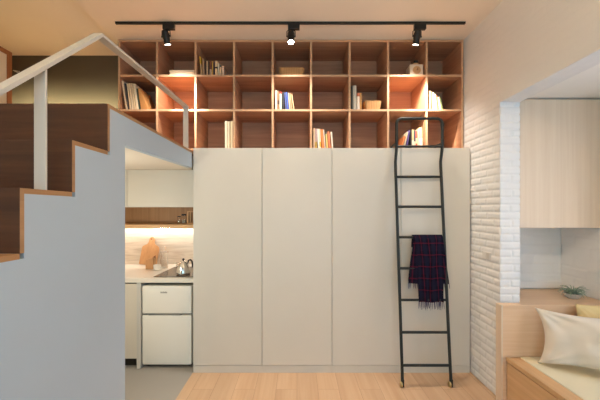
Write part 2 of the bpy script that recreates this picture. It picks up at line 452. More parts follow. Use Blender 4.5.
# ------------------------------------------------------------------ staircase
st = thing('staircase', 'staircase with brown oak risers and white painted side panel climbing to the loft', 'stairs', (-1.45, 0.6, 0))
def ends(bm):
    bm.normal_update()
    for f in bm.faces: f.material_index = 1 if f.normal.x > 0.9 else 0
risY = [-0.49, -0.20, 0.085, 0.375, 0.66, 0.949, 1.237, 1.525, 1.812]
topZ = [0.245, 0.49, 0.735, 0.98, 1.222, 1.466, 1.713, 1.954, ZL]
T = 0.021
x0, x1 = XS + 0.005, XL
for i, (y, z) in enumerate(zip(risY, topZ)):
    zb = topZ[i - 1] if i else 0.0
    bm = NB(); box(bm, x0, x1 + 0.001, y, y + T, zb, z, bev=0.0012); ends(bm); obj('riser', bm, [M['riser'], M['oak_edge']], st)
    if i < 8:
        bm = NB(); box(bm, x0, x1 + 0.001, y + T, risY[i + 1] + 0.0, z - T, z, bev=0.0012); obj('tread', bm, M['oak_edge'], st)
bm = NB(); box(bm, -3.58, x1 + 0.001, risY[8] + T, YW - 0.06, ZL - T, ZL, bev=0.0012)
box(bm, -3.58, XL - 0.003, YW - 0.06, YBB - 0.002, ZL - T, ZL)
obj('loft_floor_board', bm, M['oak_edge'], st)
# white side panel with the kitchen opening
pts = [(risY[0] + T, 0.0)]
for i in range(9):
    pts.append((risY[i] + T, topZ[i] - T))
    if i < 8: pts.append((risY[i + 1] + T, topZ[i] - T))
pts += [(YW - 0.035, ZL - T), (YW - 0.035, 2.050), (1.996, 2.024), (1.996, 0.0)]
bm = NB(); prism(bm, pts, 'X', XL - 0.05, XL)
obj('side_panel', bm, M['stair_white'], st, label='white painted side panel of the staircase')
# oak edge strips following the steps are the ends of the boards above

rail = thing('stair_railing', 'white flat steel stair railing beside the steps up to the loft', 'railing', (-1.08, 1.34, 1.713))
def flat_bar(bm, pts, w, t, xc):
    """bar of width w along X and thickness t following a Y-Z path"""
    up = []
    for i, p in enumerate(pts):
        a = Vector(pts[max(i - 1, 0)]); b = Vector(pts[min(i + 1, len(pts) - 1)]); q = Vector(p)
        if 0 < i < len(pts) - 1:
            d1 = (q - a).normalized(); d2 = (b - q).normalized(); n = Vector((-(d1 + d2).y, (d1 + d2).x)).normalized()
            k = 1 / max(0.3, n.dot(Vector((-d1.y, d1.x))))
        else:
            d = (b - a).normalized(); n = Vector((-d.y, d.x)); k = 1
        up.append(n * k)
    lo = [(p[0] - u.x * t / 2, p[1] - u.y * t / 2) for p, u in zip(pts, up)]
    hi = [(p[0] + u.x * t / 2, p[1] + u.y * t / 2) for p, u in zip(pts, up)]
    prism(bm, lo + hi[::-1], 'X', xc - w / 2, xc + w / 2, 0.0012)
RX = -1.069; RW = 0.048
bm = NB(); flat_bar(bm, [(0.35, 1.15 + 0.19), (1.775, 2.572), (3.19, 2.625)], RW, 0.016, RX); obj('rail', bm, M['rail'], rail)
bm = NB(); box(bm, RX - RW / 2, RX + RW / 2, 1.370, 1.382, 1.713, 2.225, bev=0.002); obj('post', bm, M['rail'], rail)
bm = NB(); box(bm, RX - RW / 2, RX + RW / 2, 3.165, 3.180, ZL, 2.618, bev=0.002); obj('post', bm, M['rail'], rail)

# ------------------------------------------------------------------ wardrobe run
names = [('tall cream cabinet door unit beside the kitchen opening', 193, 262), ('second tall cream cabinet unit from the kitchen opening', 262, 332),
         ('third tall cream cabinet unit, just left of the ladder', 332, 401), ('tall cream cabinet unit behind the ladder, against the brick wall', 401, 470.2)]
for lab, a, b in names:
    xa, xb = PX(a, YW), PX(b, YW)
    w = thing('tall_cabinet', lab, 'cabinet', ((xa + xb) / 2, 3.6, 0.0), 'tall cream cabinets under the bookcase')
    bm = NB(); box(bm, xa + 0.0015, xb - 0.0015, YW + 0.021, 3.895, 0.075, ZW, bev=0.0); obj('body', bm, M['plinth'], w)
    bm = NB(); box(bm, xa + 0.0025, xb - 0.0025, YW, YW + 0.019, 0.078, ZW, bev=0.0015); obj('door', bm, M['cabinet'], w)
    bm = NB(); box(bm, xa + 0.0005, xb - 0.0005, YW + 0.006, 3.89, 0.0, 0.073); obj('plinth', bm, M['plinth'], w)

# ------------------------------------------------------------------ bookcase
BX = [PX(119.0, YB)] + [PX(156.9 + 38.55 * i, YB) for i in range(8)] + [PX(462.5, YB)]
BT = 0.021
bc = thing('bookcase', 'long oak plywood cube bookcase of three rows under the ceiling', 'bookcase', (0, 3.66, ZW))
SZ = [ZW + BT / 2, 2.668, 3.028, 3.402 - BT / 2]
bm = NB(); box(bm, BX[0] - BT / 2, BX[9] + BT / 2, YBB - 0.018, YBB - 0.002, ZW, 3.402); obj('back_panel', bm, M['ply_x'], bc)
def board(name, mat, a):
    bm = NB(); box(bm, *a, bev=0.0015)
    bm.faces.ensure_lookup_table()
    for f in bm.faces:
        if f.normal.y < -0.9: f.material_index = 1
    bm.normal_update()
    for f in bm.faces: f.material_index = 1 if f.normal.y < -0.9 else 0
    return obj(name, bm, [mat, M['ply_edge']], bc)
for k, i in enumerate((0, 9)):
    board('side_panel', M['ply_y'], (BX[i] - BT / 2, BX[i] + BT / 2, YB, YBB - 0.019, ZW, 3.402))
for z in SZ:
    board('shelf', M['ply_x'], (BX[0] + BT / 2 + 0.0005, BX[9] - BT / 2 - 0.0005, YB + 0.001, YBB - 0.019, z - BT / 2, z + BT / 2))
for i in range(1, 9):
    for r in range(3):
        board('divider', M['ply_y'], (BX[i] - BT / 2, BX[i] + BT / 2, YB + 0.0005, YBB - 0.019, SZ[r] + BT / 2 + 0.0005, SZ[r + 1] - BT / 2 - 0.0005))
sbox('trim_1', M['ply_x'], BX[0] - BT / 2, XL - 0.005, YB + 0.03, YBB - 0.02, ZL + 0.001, ZW)

# books: (left px, right px at the base, top py, colour, lean deg, band)
YS = 3.462
KS = YS / F
ORD = ['first', 'second', 'third', 'fourth', 'fifth', 'sixth', 'seventh', 'eighth', 'ninth', 'tenth', 'eleventh', 'twelfth']
def book(xa, w, z, h, rgb, lean, label, group, depth=0.19, band=None, kind='book', y=YS, cat='book', taper=1.0):
    bm = NB()
    zs = [0.0, h]
    if band: zs = [0.0, h * band[0], h * band[1], h]
    r = min(w * 0.3, 0.006)
    prof = [(0, depth), (0, r), (r * 0.35, r * 0.3), (r, 0), (w - r, 0), (w - r * 0.35, r * 0.3), (w, r), (w, depth)]
    rings = [[bm.verts.new((px * (1 + (taper - 1) * zz / h), py, zz)) for px, py in prof] for zz in zs]
    n = len(prof)
    for a in range(len(zs) - 1):
        for k in range(n):
            f = bm.faces.new((rings[a][k], rings[a][(k + 1) % n], rings[a + 1][(k + 1) % n], rings[a + 1][k]))
            f.material_index = 1 if k == n - 1 else (2 if band and a == 1 else 0)
    f = bm.faces.new(rings[0][::-1]); f.material_index = 1
    f = bm.faces.new(rings[-1]); f.material_index = 1
    bmesh.ops.recalc_face_normals(bm, faces=bm.faces[:])
    a = math.radians(lean)
    if a > 0: R = Matrix.Translation((w, 0, 0)) @ Matrix.Rotation(a, 4, 'Y') @ Matrix.Translation((-w, 0, 0))
    else: R = Matrix.Rotation(a, 4, 'Y')
    bmesh.ops.transform(bm, matrix=R, verts=bm.verts[:])
    mn = min(v.co.z for v in bm.verts)
    for v in bm.verts: v.co += Vector((xa, y, z - mn + 0.0008))
    mats = [cover(rgb), M['paper']]
    if band: mats.append(cover(band[2]))
    return solo(kind, bm, mats, label, cat, group)
def row_of(col, rw, where, group, items, kind='book', cat='book', depth=0.19, noun='book'):
    z = SZ[rw] + BT / 2
    n = len(items)
    prev = None
    for i, it in enumerate(items):
        xl, xr, top, cname, rgb = it[:5]
        lean = it[5] if len(it) > 5 else 0
        taper = it[7] if len(it) > 7 else 1.0
        tn = math.tan(math.radians(lean)); hp = 110 - top if rw == 1 else (74.5 - top if rw == 2 else 148 - top)
        if prev:
            need = max(prev[0] - xl, prev[0] + min(hp, prev[2]) * prev[1] - (xl + min(hp, prev[2]) * tn)) + 0.12
            if need > 0: xl += need; xr += need
        prev = (xr, tn if taper == 1.0 else 0.0, hp)
        band = it[6] if len(it) > 6 else None
        h = PZ(top, YS) - z
        h = h / max(0.5, math.cos(math.radians(abs(lean))))
        pos = 'leftmost' if i == 0 else ('rightmost' if i == n - 1 else ORD[i] + ' from left')
        book(PX(xl, YS), (xr - xl) * KS - 0.0006, z, h, rgb, lean, f'{cname} {noun}, {pos} {where}', group, depth, band, kind, cat=cat, taper=taper)
row_of(0, 1, 'in the leaning row above the stairs', 'folders leaning in the compartment above the stairs', [
    (125.6, 127.6, 81.0, 'cream', (222, 196, 164), -9), (127.8, 129.2, 83.5, 'dark blue', (58, 58, 66), -8), (129.6, 131.6, 83.5, 'beige', (206, 184, 152), -7.5),
    (131.8, 133.8, 83.6, 'pale beige', (214, 192, 160), -7.5), (134.0, 136.0, 83.4, 'sand coloured', (208, 184, 150), -7.5), (136.3, 138.6, 84.0, 'cream white', (220, 200, 170), -7.5),
    (139.0, 140.2, 88.6, 'dark green', (54, 66, 52), -7.5), (140.6, 149.0, 88.2, 'wide brown cardboard', (176, 122, 70), -7.5, None, 0.22)], noun='folder', depth=0.26, kind='folder', cat='folder')
row_of(2, 2, 'in the top row of shelves, third compartment', 'books in the third top compartment', [
    (200.8, 202.2, 56.4, 'yellow topped', (200, 164, 120), -5, (0.62, 1.0, (206, 164, 50))), (203.0, 204.6, 58.8, 'tan', (170, 140, 110), -3), (205.0, 206.2, 60.8, 'dark brown', (70, 48, 38), -1),
    (206.4, 207.7, 60.9, 'cream', (214, 184, 146)), (208.0, 209.2, 61.2, 'blackish', (50, 38, 34)), (209.4, 211.6, 61.2, 'brown and white', (190, 156, 126), 0, (0.45, 1.0, (120, 70, 52))),
    (211.9, 213.0, 61.0, 'ochre', (190, 150, 66)), (213.2, 214.6, 61.2, 'dark navy', (54, 44, 60)), (214.9, 217.4, 60.8, 'wide cream banded', (222, 192, 150), 0, (0.48, 0.6, (60, 44, 36))),
    (217.7, 219.4, 63.0, 'pale grey green', (196, 188, 164), -2), (220.2, 221.6, 65.4, 'dark teal topped', (204, 178, 146), -3, (0.85, 1.0, (40, 62, 64))), (222.2, 224.2, 65.8, 'pale pink', (220, 190, 164), -3)])
row_of(2, 0, 'of the white set standing above the cabinet', 'white books in the third bottom compartment', [
    (224.8, 227.2, 121.0, 'ivory', (236, 226, 200)), (227.5, 230.0, 121.4, 'off-white', (230, 214, 184)), (230.4, 233.0, 121.0, 'cream', (232, 216, 180))])
row_of(4, 1, 'in the row below the wide basket', 'books below the wide basket', [
    (275.0, 277.2, 90.4, 'cream white', (226, 212, 190)), (277.3, 279.0, 90.6, 'brown spotted', (150, 112, 78), 0, (0.3, 0.5, (80, 52, 40))), (279.4, 281.6, 91.6, 'white with red top', (230, 220, 204), 0, (0.88, 1.0, (206, 66, 50))),
    (281.9, 284.0, 92.6, 'black', (44, 44, 48), -2), (284.8, 286.4, 92.6, 'slim blue', (70, 84, 136), -5), (287.2, 289.0, 92.0, 'bright blue', (66, 92, 170), -5), (289.4, 290.6, 93.0, 'pale grey', (200, 186, 168), -5),
    (291.2, 292.4, 93.4, 'tan', (198, 164, 124), -6), (293.4, 294.6, 94.5, 'pale tan', (206, 172, 132), -8)])
row_of(5, 0, 'in the row of orange and white books', 'orange and white books above the cabinet', [
    (313.0, 315.2, 128.2, 'beige', (214, 184, 150)), (315.4, 316.9, 128.6, 'pinkish grey', (196, 168, 166), 0, (0.0, 0.35, (190, 154, 70))), (317.4, 319.2, 129.0, 'white', (238, 230, 220), -3), (319.6, 321.0, 129.0, 'white and yellow', (236, 222, 190), -3, (0.1, 0.35, (226, 184, 70))),
    (321.8, 324.4, 129.4, 'bright orange', (236, 140, 84), -5), (324.7, 325.7, 129.6, 'thin white', (238, 226, 210), -5), (326.6, 328.2, 131.8, 'pale yellow', (230, 206, 130), -4, (0.88, 1.0, (110, 100, 92))),
    (328.8, 331.0, 131.6, 'dark orange', (224, 132, 92), -5), (331.8, 333.4, 131.8, 'ivory yellow edged', (236, 222, 200), -4)])
row_of(6, 1, 'beside the small wicker basket', 'books beside the small basket', [
    (351.6, 353.0, 85.6, 'slim dark grey', (96, 98, 92)), (353.2, 356.6, 85.4, 'tall grey', (196, 184, 166)), (357.0, 359.8, 93.0, 'white', (222, 206, 186), 0, (0.8, 1.0, (196, 110, 80))), (360.0, 361.6, 93.0, 'amber', (200, 144, 80))])
row_of(8, 1, 'in the row nearest the brick wall', 'books in the compartment nearest the brick wall', [
    (429.4, 430.8, 91.0, 'tan', (206, 172, 122)), (431.0, 432.2, 91.4, 'dark brown', (110, 80, 58)), (432.4, 434.2, 92.2, 'cream', (226, 204, 170), -2), (435.2, 437.0, 94.0, 'ivory', (232, 214, 188), -5), (437.8, 438.8, 95.4, 'reddish', (190, 110, 76), -6), (439.6, 441.6, 97.0, 'pale', (234, 214, 184), -9), (442.2, 443.2, 97.6, 'green', (112, 126, 82), -11)])
row_of(7, 0, 'in the row seen through the ladder top', 'books seen through the ladder top', [
    (400.4, 402.4, 136.6, 'orange leaning', (208, 128, 76), 17), (402.7, 403.9, 132.0, 'pale leaning', (226, 206, 176), 13), (404.2, 405.8, 130.6, 'purple', (92, 78, 132), 9), (409.1, 410.7, 130.0, 'black', (42, 40, 40)), (411.0, 413.0, 129.6, 'tan and white', (230, 214, 190), 0, (0.45, 1.0, (206, 170, 124))),
    (413.2, 414.8, 130.4, 'dark spined', (70, 72, 84), 0, (0.0, 0.4, (214, 196, 172))), (415.0, 416.8, 131.0, 'red and cream', (206, 90, 70), 0, (0.3, 0.6, (226, 190, 150))), (417.0, 418.8, 128.6, 'beige', (214, 186, 152)), (419.2, 422.0, 127.4, 'cream topped white', (240, 226, 206), -1, (0.5, 1.0, (216, 184, 140)))])

# box lying in second top compartment
z = SZ[2] + BT / 2
t = thing('storage_box', 'flat white box lying in the second top compartment of the bookcase', 'box', (PX(182, 3.5), 3.56, z))
bm = NB(); box(bm, PX(169.6, 3.47), PX(194, 3.47), 3.47, 3.68, z + 0.001, z + 0.042, bev=0.002); obj('body', bm, cover((236, 216, 186)), t)
bm = NB(); box(bm, PX(169.2, 3.466), PX(194.4, 3.466), 3.466, 3.684, z + 0.043, z + 0.062, bev=0.002); obj('lid', bm, cover((240, 222, 194)), t)
# baskets
def basket(lab, xa, xb, top, z, y0, d, taper):
    h = PZ(top, y0) - z
    t = thing('wicker_basket', lab, 'basket', ((xa + xb) / 2, y0 + d / 2, z), 'wicker baskets on the bookcase')
    bm = NB(); cx, cy = (xa + xb) / 2, y0 + d / 2; rx, ry = (xb - xa) / 2, d / 2
    def ring(zz, s, inset=0.0):
        out = []
        for k in range(40):
            a = 2 * PI * k / 40; c_, s_ = math.cos(a), math.sin(a); p = 0.28
            out.append(bm.verts.new((cx + math.copysign(abs(c_) ** p, c_) * (rx * s - inset), cy + math.copysign(abs(s_) ** p, s_) * (ry * s - inset), zz)))
        return out
    n = 8
    R = [ring(z + 0.001 + h * i / n, taper + (1 - taper) * i / n + 0.006 * (i % 2)) for i in range(n + 1)]
    I = [ring(z + h - (h - 0.006) * i / 3, 1 - (1 - taper) * i / 3, 0.008) for i in range(4)]
    allr = R + I
    for a, b in zip(allr, allr[1:]):
        for k in range(40): bm.faces.new((a[k], a[(k + 1) % 40], b[(k + 1) % 40], b[k]))
    bm.faces.new(R[0][::-1]); bm.faces.new(I[-1])
    bmesh.ops.recalc_face_normals(bm, faces=bm.faces[:])
    obj('body', bm, M['wicker'], t, True)
    bm = NB(); pts = []
    for k in range(40):
        a = 2 * PI * k / 40; c_, s_ = math.cos(a), math.sin(a); p = 0.28
        pts.append((cx + math.copysign(abs(c_) ** p, c_) * (rx - 0.003), cy + math.copysign(abs(s_) ** p, s_) * (ry - 0.003), z + h))
    tube(bm, pts, 0.0045, 8, closed=True); obj('rim', bm, M['wicker'], t, True)
basket('wide wicker basket in the top row behind the middle spotlight', PX(278.5, 3.47), PX(304.5, 3.47), 67.6, SZ[2] + BT / 2, 3.47, 0.2, 0.96)
basket('small square wicker basket beside grey and white books', PX(364.5, 3.47), PX(381.8, 3.47), 101.0, SZ[1] + BT / 2, 3.47, 0.17, 0.86)
# toy-like wooden box with round dial
z = SZ[2] + BT / 2
wx0, wx1 = PX(410, 3.46), PX(423.2, 3.46); h = PZ(64.2, 3.46) - z; cx = (wx0 + wx1) / 2 + 0.003
t = thing('wooden_clock', 'pale wooden box clock with round dial in the top row near the brick wall', 'clock', (cx, 3.53, z))
bm = NB(); box(bm, wx0, wx1, 3.462, 3.60, z + 0.001, z + h, bev=0.004); obj('case', bm, M['oak_z'], t)
bm = NB(); pts = [(cx + 0.040 * math.cos(2 * PI * k / 32), 3.461, z + h * 0.5 + 0.040 * math.sin(2 * PI * k / 32)) for k in range(32)]
tube(bm, pts, 0.0022, 6, closed=True); obj('dial_ring', bm, M['niche_x'], t, True)
bm = NB(); lathe(bm, [(0, -0.002), (0.038, -0.002), (0.038, 0.002), (0, 0.002)], (cx, 3.461, z + h * 0.5), 32, Matrix.Rotation(PI / 2, 4, 'X').to_3x3()); obj('dial', bm, M['board'], t)
bm = NB(); box(bm, cx + 0.004, cx + 0.012, 3.455, 3.459, z + h * 0.5, z + h * 0.5 + 0.022); box(bm, cx - 0.006, cx + 0.012, 3.455, 3.459, z + h * 0.5 - 0.004, z + h * 0.5 + 0.002); obj('hand', bm, M['screen_frame'], t)
bm = NB(); box(bm, cx - 0.028, cx + 0.03, 3.49, 3.55, z + h + 0.001, z + h + 0.03, bev=0.006); solo('wooden_block', bm, M['block'], 'small pale wooden block lying on top of the box clock', 'block')
bm = NB(); lathe(bm, [(0, 0), (0.02, 0.001), (0.026, 0.014), (0.022, 0.03), (0.008, 0.036), (0, 0.036)], (cx + 0.012, 3.52, z + h + 0.0315), 20); solo('dark_knob', bm, M['black_plastic'], 'small dark round ornament on the block above the box clock', 'ornament', smooth=True)

# ------------------------------------------------------------------ track and spotlights
YT = 3.116
tr = thing('light_track', 'long black track rail fixed across the ceiling before the bookcase', 'track', ((PX(116, YT) + PX(465, YT)) / 2, YT, HC))
bm = NB(); box(bm, PX(116.3, YT), PX(464.5, YT), YT - 0.012, YT + 0.012, HC - 0.020, HC - 0.001, bev=0.002); obj('rail', bm, M['black'], tr)
bm = NB(); box(bm, PX(115.8, YT), PX(116.3, YT) - 0.0003, YT - 0.013, YT + 0.013, HC - 0.021, HC - 0.001); obj('end_cap', bm, M['black_plastic'], tr)
bm = NB(); box(bm, PX(464.5, YT) + 0.0003, PX(465, YT), YT - 0.013, YT + 0.013, HC - 0.021, HC - 0.001); obj('end_cap', bm, M['black_plastic'], tr)
def spot(px, lab, tiltx, tilty, lens, boxdir):
    x = PX(px, YT)
    t = thing('track_spotlight', lab, 'spotlight', (x, YT, HC - 0.020), 'black spotlights on the ceiling track')
    zt = HC - 0.0205
    bm = NB(); box(bm, x - 0.028, x + 0.082, YT - 0.019, YT + 0.019, zt - 0.052, zt, bev=0.003); obj('adapter', bm, M['black_plastic'], t)
    piv = Vector((x, YT, zt - 0.115))
    R = (Matrix.Rotation(math.radians(tiltx), 3, 'X') @ Matrix.Rotation(math.radians(tilty), 3, 'Y'))
    bm = NB(); tube(bm, [(x, YT, zt - 0.05), (x, YT, zt - 0.06)], 0.012, 12)
    for s in (-1, 1):
        tube(bm, [(x, YT, zt - 0.058), (x + s * 0.026, YT, zt - 0.058), (x + s * 0.039, YT, zt - 0.068), (x + s * 0.039, YT, zt - 0.118)], 0.004, 8)
    obj('yoke', bm, M['black_plastic'], t, True)
    bm = NB(); lathe(bm, [(0, 0.052), (0.026, 0.052), (0.030, 0.047), (0.030, 0.030), (0.033, 0.029), (0.033, -0.018), (0.030, -0.02), (0.030, -0.072), (0.027, -0.072), (0.025, -0.066), (0, -0.066)], piv, 28, R); obj('housing', bm, M['black_plastic'], t, True)
    for s in (-1, 1):
        bm = NB(); p = piv + R @ Vector((s * 0.032, 0, 0)); q = piv + R @ Vector((s * 0.044, 0, 0)); tube(bm, [p, q], 0.007, 12); obj('pivot_knob', bm, M['black_plastic'], t, True)
    bm = NB(); lathe(bm, [(0, -0.0695), (0.0265, -0.0690), (0.0265, -0.0725), (0.02, -0.0745), (0, -0.076)], piv, 24, R); obj('lens', bm, lens, t, True, 'glowing lens')
    tip = piv + R @ Vector((0, 0, -0.085)); d = R @ Vector((0, 0, -1))
    return tip, d
def spot_light(tip, target, energy, angle, blend, col):
    l = bpy.data.lights.new('track_beam', 'SPOT'); l.energy = energy; l.spot_size = math.radians(angle); l.spot_blend = blend; l.color = col; l.shadow_soft_size = 0.02
    o = bpy.data.objects.new('track_beam', l); COL.objects.link(o); o.location = tip
    o.rotation_euler = (Vector(target) - Vector(tip)).to_track_quat('-Z', 'Y').to_euler()
WARM = (1.0, 0.80, 0.58)
tip1, d1 = spot(166, 'black track spotlight nearest the stairs', 16, -7, M['lens'], 1)
tip2, d2 = spot(291, 'black track spotlight glaring in the middle of the track', -20, 0, M['lens_bright'], 1)
tip3, d3 = spot(417, 'black track spotlight nearest the brick wall', 16, 5, M['lens'], 1)
spot_light(tip1, (-1.14, 3.46, 2.74), E['spot'][0], 42, 0.7, E['spot'][1])
spot_light(tip2, (0.0, 2.2, 0.0), E['mid'][0], 60, 0.6, E['mid'][1])
spot_light(tip3, (1.30, 3.46, 2.74), E['spot'][0], 42, 0.7, E['spot'][1])
for tp in (tip1, tip2, tip3): spot_light(tp, (tp.x, tp.y + 0.35, tp.z - 1.0), E['spill'][0], 112, 0.85, E['spill'][1])

# ------------------------------------------------------------------ ladder
def ladY(z): return 3.035 + (3.262 - 3.035) * z / 2.12
LXL, LXR = 0.972, 1.418
la = thing('ladder', 'black tubular steel ladder leaning on the tall cream cabinets', 'ladder', ((LXL + LXR) / 2, 3.04, 0))
R_ = 0.0142
def rail_pts(x):
    return [(x, ladY(0.05), 0.05), (x, ladY(1.0), 1.0), (x, ladY(2.06), 2.06), (x, ladY(2.11) - 0.003, 2.11), (x, 3.228, 2.215), (x, 3.222, 2.25), (x, 3.222, 2.40)]
bm = NB()
ytop, ztop, rr = 3.222, PZ(118.6, 3.222), 0.05
L_ = rail_pts(LXL); Rr = rail_pts(LXR)
arcL = [(LXL + rr - rr * math.cos(a), ytop, ztop - rr + rr * math.sin(a)) for a in [PI / 2 * k / 6 for k in range(7)]]
arcR = [(LXR - rr + rr * math.cos(a), ytop, ztop - rr + rr * math.sin(a)) for a in [PI / 2 * k / 6 for k in range(6, -1, -1)]]
tube(bm, L_ + arcL + arcR + Rr[::-1], R_, 12); obj('side_rails', bm, M['black'], la, True)
for k in range(8):
    z = 2.25 - 0.294 * k; y = 3.222 if k == 0 else ladY(z)
    bm = NB(); tube(bm, [(LXL + 0.006, y, z), (LXR - 0.006, y, z)], 0.0128, 12); obj('rung', bm, M['black'], la, True)
for x in (LXL, LXR):
    bm = NB(); tube(bm, [(x, 3.224, 2.283), (x, 3.34, 2.283), (x, 3.39, 2.278), (x, 3.405, 2.262), (x, 3.405, 2.2515)], 0.011, 10); obj('hook', bm, M['black'], la, True)
    w = None
    bm = NB(); lathe(bm, [(0, -0.008), (0.024, -0.008), (0.026, -0.005), (0.026, 0.005), (0.024, 0.008), (0, 0.008)], (x - 0.014, 3.035, 0.0265), 24, Matrix.Rotation(PI / 2, 3, 'Y'))
    w = obj('caster_wheel', bm, M['brass'], la, True, 'small brass wheel')
    bm = NB(); box(bm, x - 0.004, x + 0.012, 3.022, 3.05, 0.004, 0.075, bev=0.004); obj('foot_bracket', bm, M['black'], la)

# ------------------------------------------------------------------ scarf
zr = 2.25 - 0.294 * 3; yr = ladY(zr)
def scarf_sheet(bm, uvl, path, xa_f, xb_f, nu, phase, uoff, fold):
    """path: list of (y, z, s); xa_f/xb_f give left/right X at path fraction"""
    rows = []
    for j, (y, z, s) in enumerate(path):
        f = j / (len(path) - 1); xa, xb = xa_f(s), xb_f(s); row = []
        for i in range(nu + 1):
            u = i / nu
            amp = fold * min(1.0, abs(s) / 0.12)
            dy = amp * (math.sin(u * 15 + phase + s * 2.2) * 0.6 + math.sin(u * 27 + phase * 2 + s * 4) * 0.4)
            dx = 0.006 * math.sin(u * 11 + s * 9 + phase) * min(1, abs(s) / 0.1)
            v = bm.verts.new((xa + (xb - xa) * u + dx, y + dy - amp * 0.2, z + 0.004 * math.sin(u * 9 + phase) * min(1, abs(s) * 3)))
            row.append((v, (u * 0.27 + uoff, s)))
        rows.append(row)
    for a, b in zip(rows, rows[1:]):
        for i in range(nu):
            q = (a[i], a[i + 1], b[i + 1], b[i])
            f = bm.faces.new([p[0] for p in q]); f.smooth = True
            for lp, p in zip(f.loops, q): lp[uvl].uv = p[1]
    return rows
bm = NB(); uvl = bm.loops.layers.uv.new('UVMap')
R2 = 0.022
def over(ln_front, ln_back):
    p = []
    n = 26
    for k in range(n, -1, -1): d = ln_back * k / n; p.append((yr + R2 - 0.006 + 0.05 * d * 0 , zr - d, -d - 0.03))
    for k in range(1, 8): a = PI * k / 8; p.append((yr + math.cos(a) * R2, zr + math.sin(a) * R2, -0.03 + 0.06 * k / 8))
    for k in range(0, n + 1): d = ln_front * k / n; p.append((yr - R2 - 0.115 * d * 0.6, zr - d, 0.03 + d))
    return p
front_len = zr - PZ(301, yr - 0.04)
X_ = lambda px: PX(px, yr - 0.03)
# long narrow fall in front
def fxa(s): return X_(413.5) + (X_(417.4) - X_(413.5)) * min(1, max(0, s) / 0.25)
def fxb(s): return X_(443.0) + (X_(441.6) - X_(443.0)) * min(1, max(0, s) / 0.3)
pf = over(front_len, 0.10)
rows_f = scarf_sheet(bm, uvl, [(y - (0.012 if s > 0.03 else 0), z, s) for y, z, s in pf], fxa, fxb, 40, 0.4, 0.0, 0.010)
# shorter wide fall tucked under it
b_len = zr - PZ(282, yr)
def bxa(s): return X_(413.6) + (X_(407.8) - X_(413.6)) * min(1, max(0, s) / b_len) ** 1.3
def bxb(s): return X_(442.8) + (X_(448.6) - X_(442.8)) * min(1, max(0, s) / b_len) ** 1.3
pb = [(y + 0.0 if s <= 0.03 else y + 0.004, z - 0.004, s) for y, z, s in over(b_len, 0.13)]
rows_b = scarf_sheet(bm, uvl, pb, bxa, bxb, 40, 2.1, 0.035, 0.005)
sc = obj('scarf', bm, M['plaid'], None, False)
tag(sc, 'navy and red plaid scarf hanging over a ladder rung', 'scarf')
sm = sc.modifiers.new('thick', 'SOLIDIFY'); sm.thickness = 0.003
def fringe(rows, ln, n):
    bm = NB(); row = rows[-1]
    for i in range(n):
        k = i / (n - 1) * (len(row) - 1); a = row[int(k)][0]; p = a
        d = random.uniform(-0.010, 0.010)
        tube(bm, [p + Vector((0, 0, 0.006)), p + Vector((d * 0.4, -0.002, -ln * 0.5)), p + Vector((d, 0, -ln * random.uniform(0.8, 1.1)))], [0.003, 0.0025, 0.001], 6)
    return bm
rows_f2 = [[(v[0].co.copy() if False else v[0], v[1]) for v in r] for r in rows_f[-1:]] if False else None
# end rows rebuilt from the mesh (bmesh is freed)
def end_row(path, xa, xb, nu, phase, fold):
    y, z, s = path[-1]; out = []
    for i in range(nu + 1):
        u = i / nu
        dy = fold * (math.sin(u * 15 + phase + s * 2.2) * 0.6 + math.sin(u * 27 + phase * 2 + s * 4) * 0.4)
        out.append((Vector((xa(s) + (xb(s) - xa(s)) * u + 0.006 * math.sin(u * 11 + s * 9 + phase), y + dy - fold * 0.2, z)), None))
    return [out]
obj('fringe', fringe(end_row([(y - 0.012, z, s) for y, z, s in pf], fxa, fxb, 40, 0.4, 0.010), 0.075, 26), M['fringe'], sc)
obj('fringe', fringe(end_row(pb, bxa, bxb, 40, 2.1, 0.005), 0.05, 30), M['fringe'], sc)

# ------------------------------------------------------------------ kitchen
YK = 3.43
zu0, zniche, zs1, zs0 = PZ(207, YK), PZ(207, YK), 1.478, 1.440
xk0, xk1 = -2.79, -1.045
uc = thing('kitchen_wall_cabinet', 'cream kitchen wall cabinet with an open oak niche below', 'cabinet', ((xk0 + xk1) / 2, 3.85, zs0))
xd = PX(127, YK)
bm = NB(); box(bm, xk0, xk1, YK + 0.021, 4.27, zu0, 2.049); obj('body', bm, M['cabinet'], uc)
bm = NB(); box(bm, xd + 0.002, xk1, YK, YK + 0.019, zu0 - 0.002, 2.0475, bev=0.0015); obj('door', bm, M['cabinet'], uc)
bm = NB(); box(bm, xk0, xd - 0.002, YK, YK + 0.019, zu0 - 0.002, 2.0475, bev=0.0015); obj('door', bm, M['cabinet'], uc)
bm = NB(); box(bm, xk0, xk1, 3.80, 3.815, zs1, zu0); obj('niche_back', bm, M['niche'], uc)
bm = NB(); box(bm, xk0, xk1, YK, 4.275, zs0, zs1, bev=0.0015); obj('niche_shelf', bm, M['niche_x'], uc)
bm = NB(); box(bm, -2.7, -1.1, 4.20, 4.23, zs0 - 0.012, zs0 - 0.001); obj('light_strip', bm, M['led'], uc, label='glowing light strip under the oak shelf')
bm = NB(); box(bm, PX(148, 3.5), PX(187, 3.5), 3.46, 3.62, zs0 - 0.008, zs0 - 0.001, bev=0.002); obj('hood_filter', bm, M['steel'], uc)
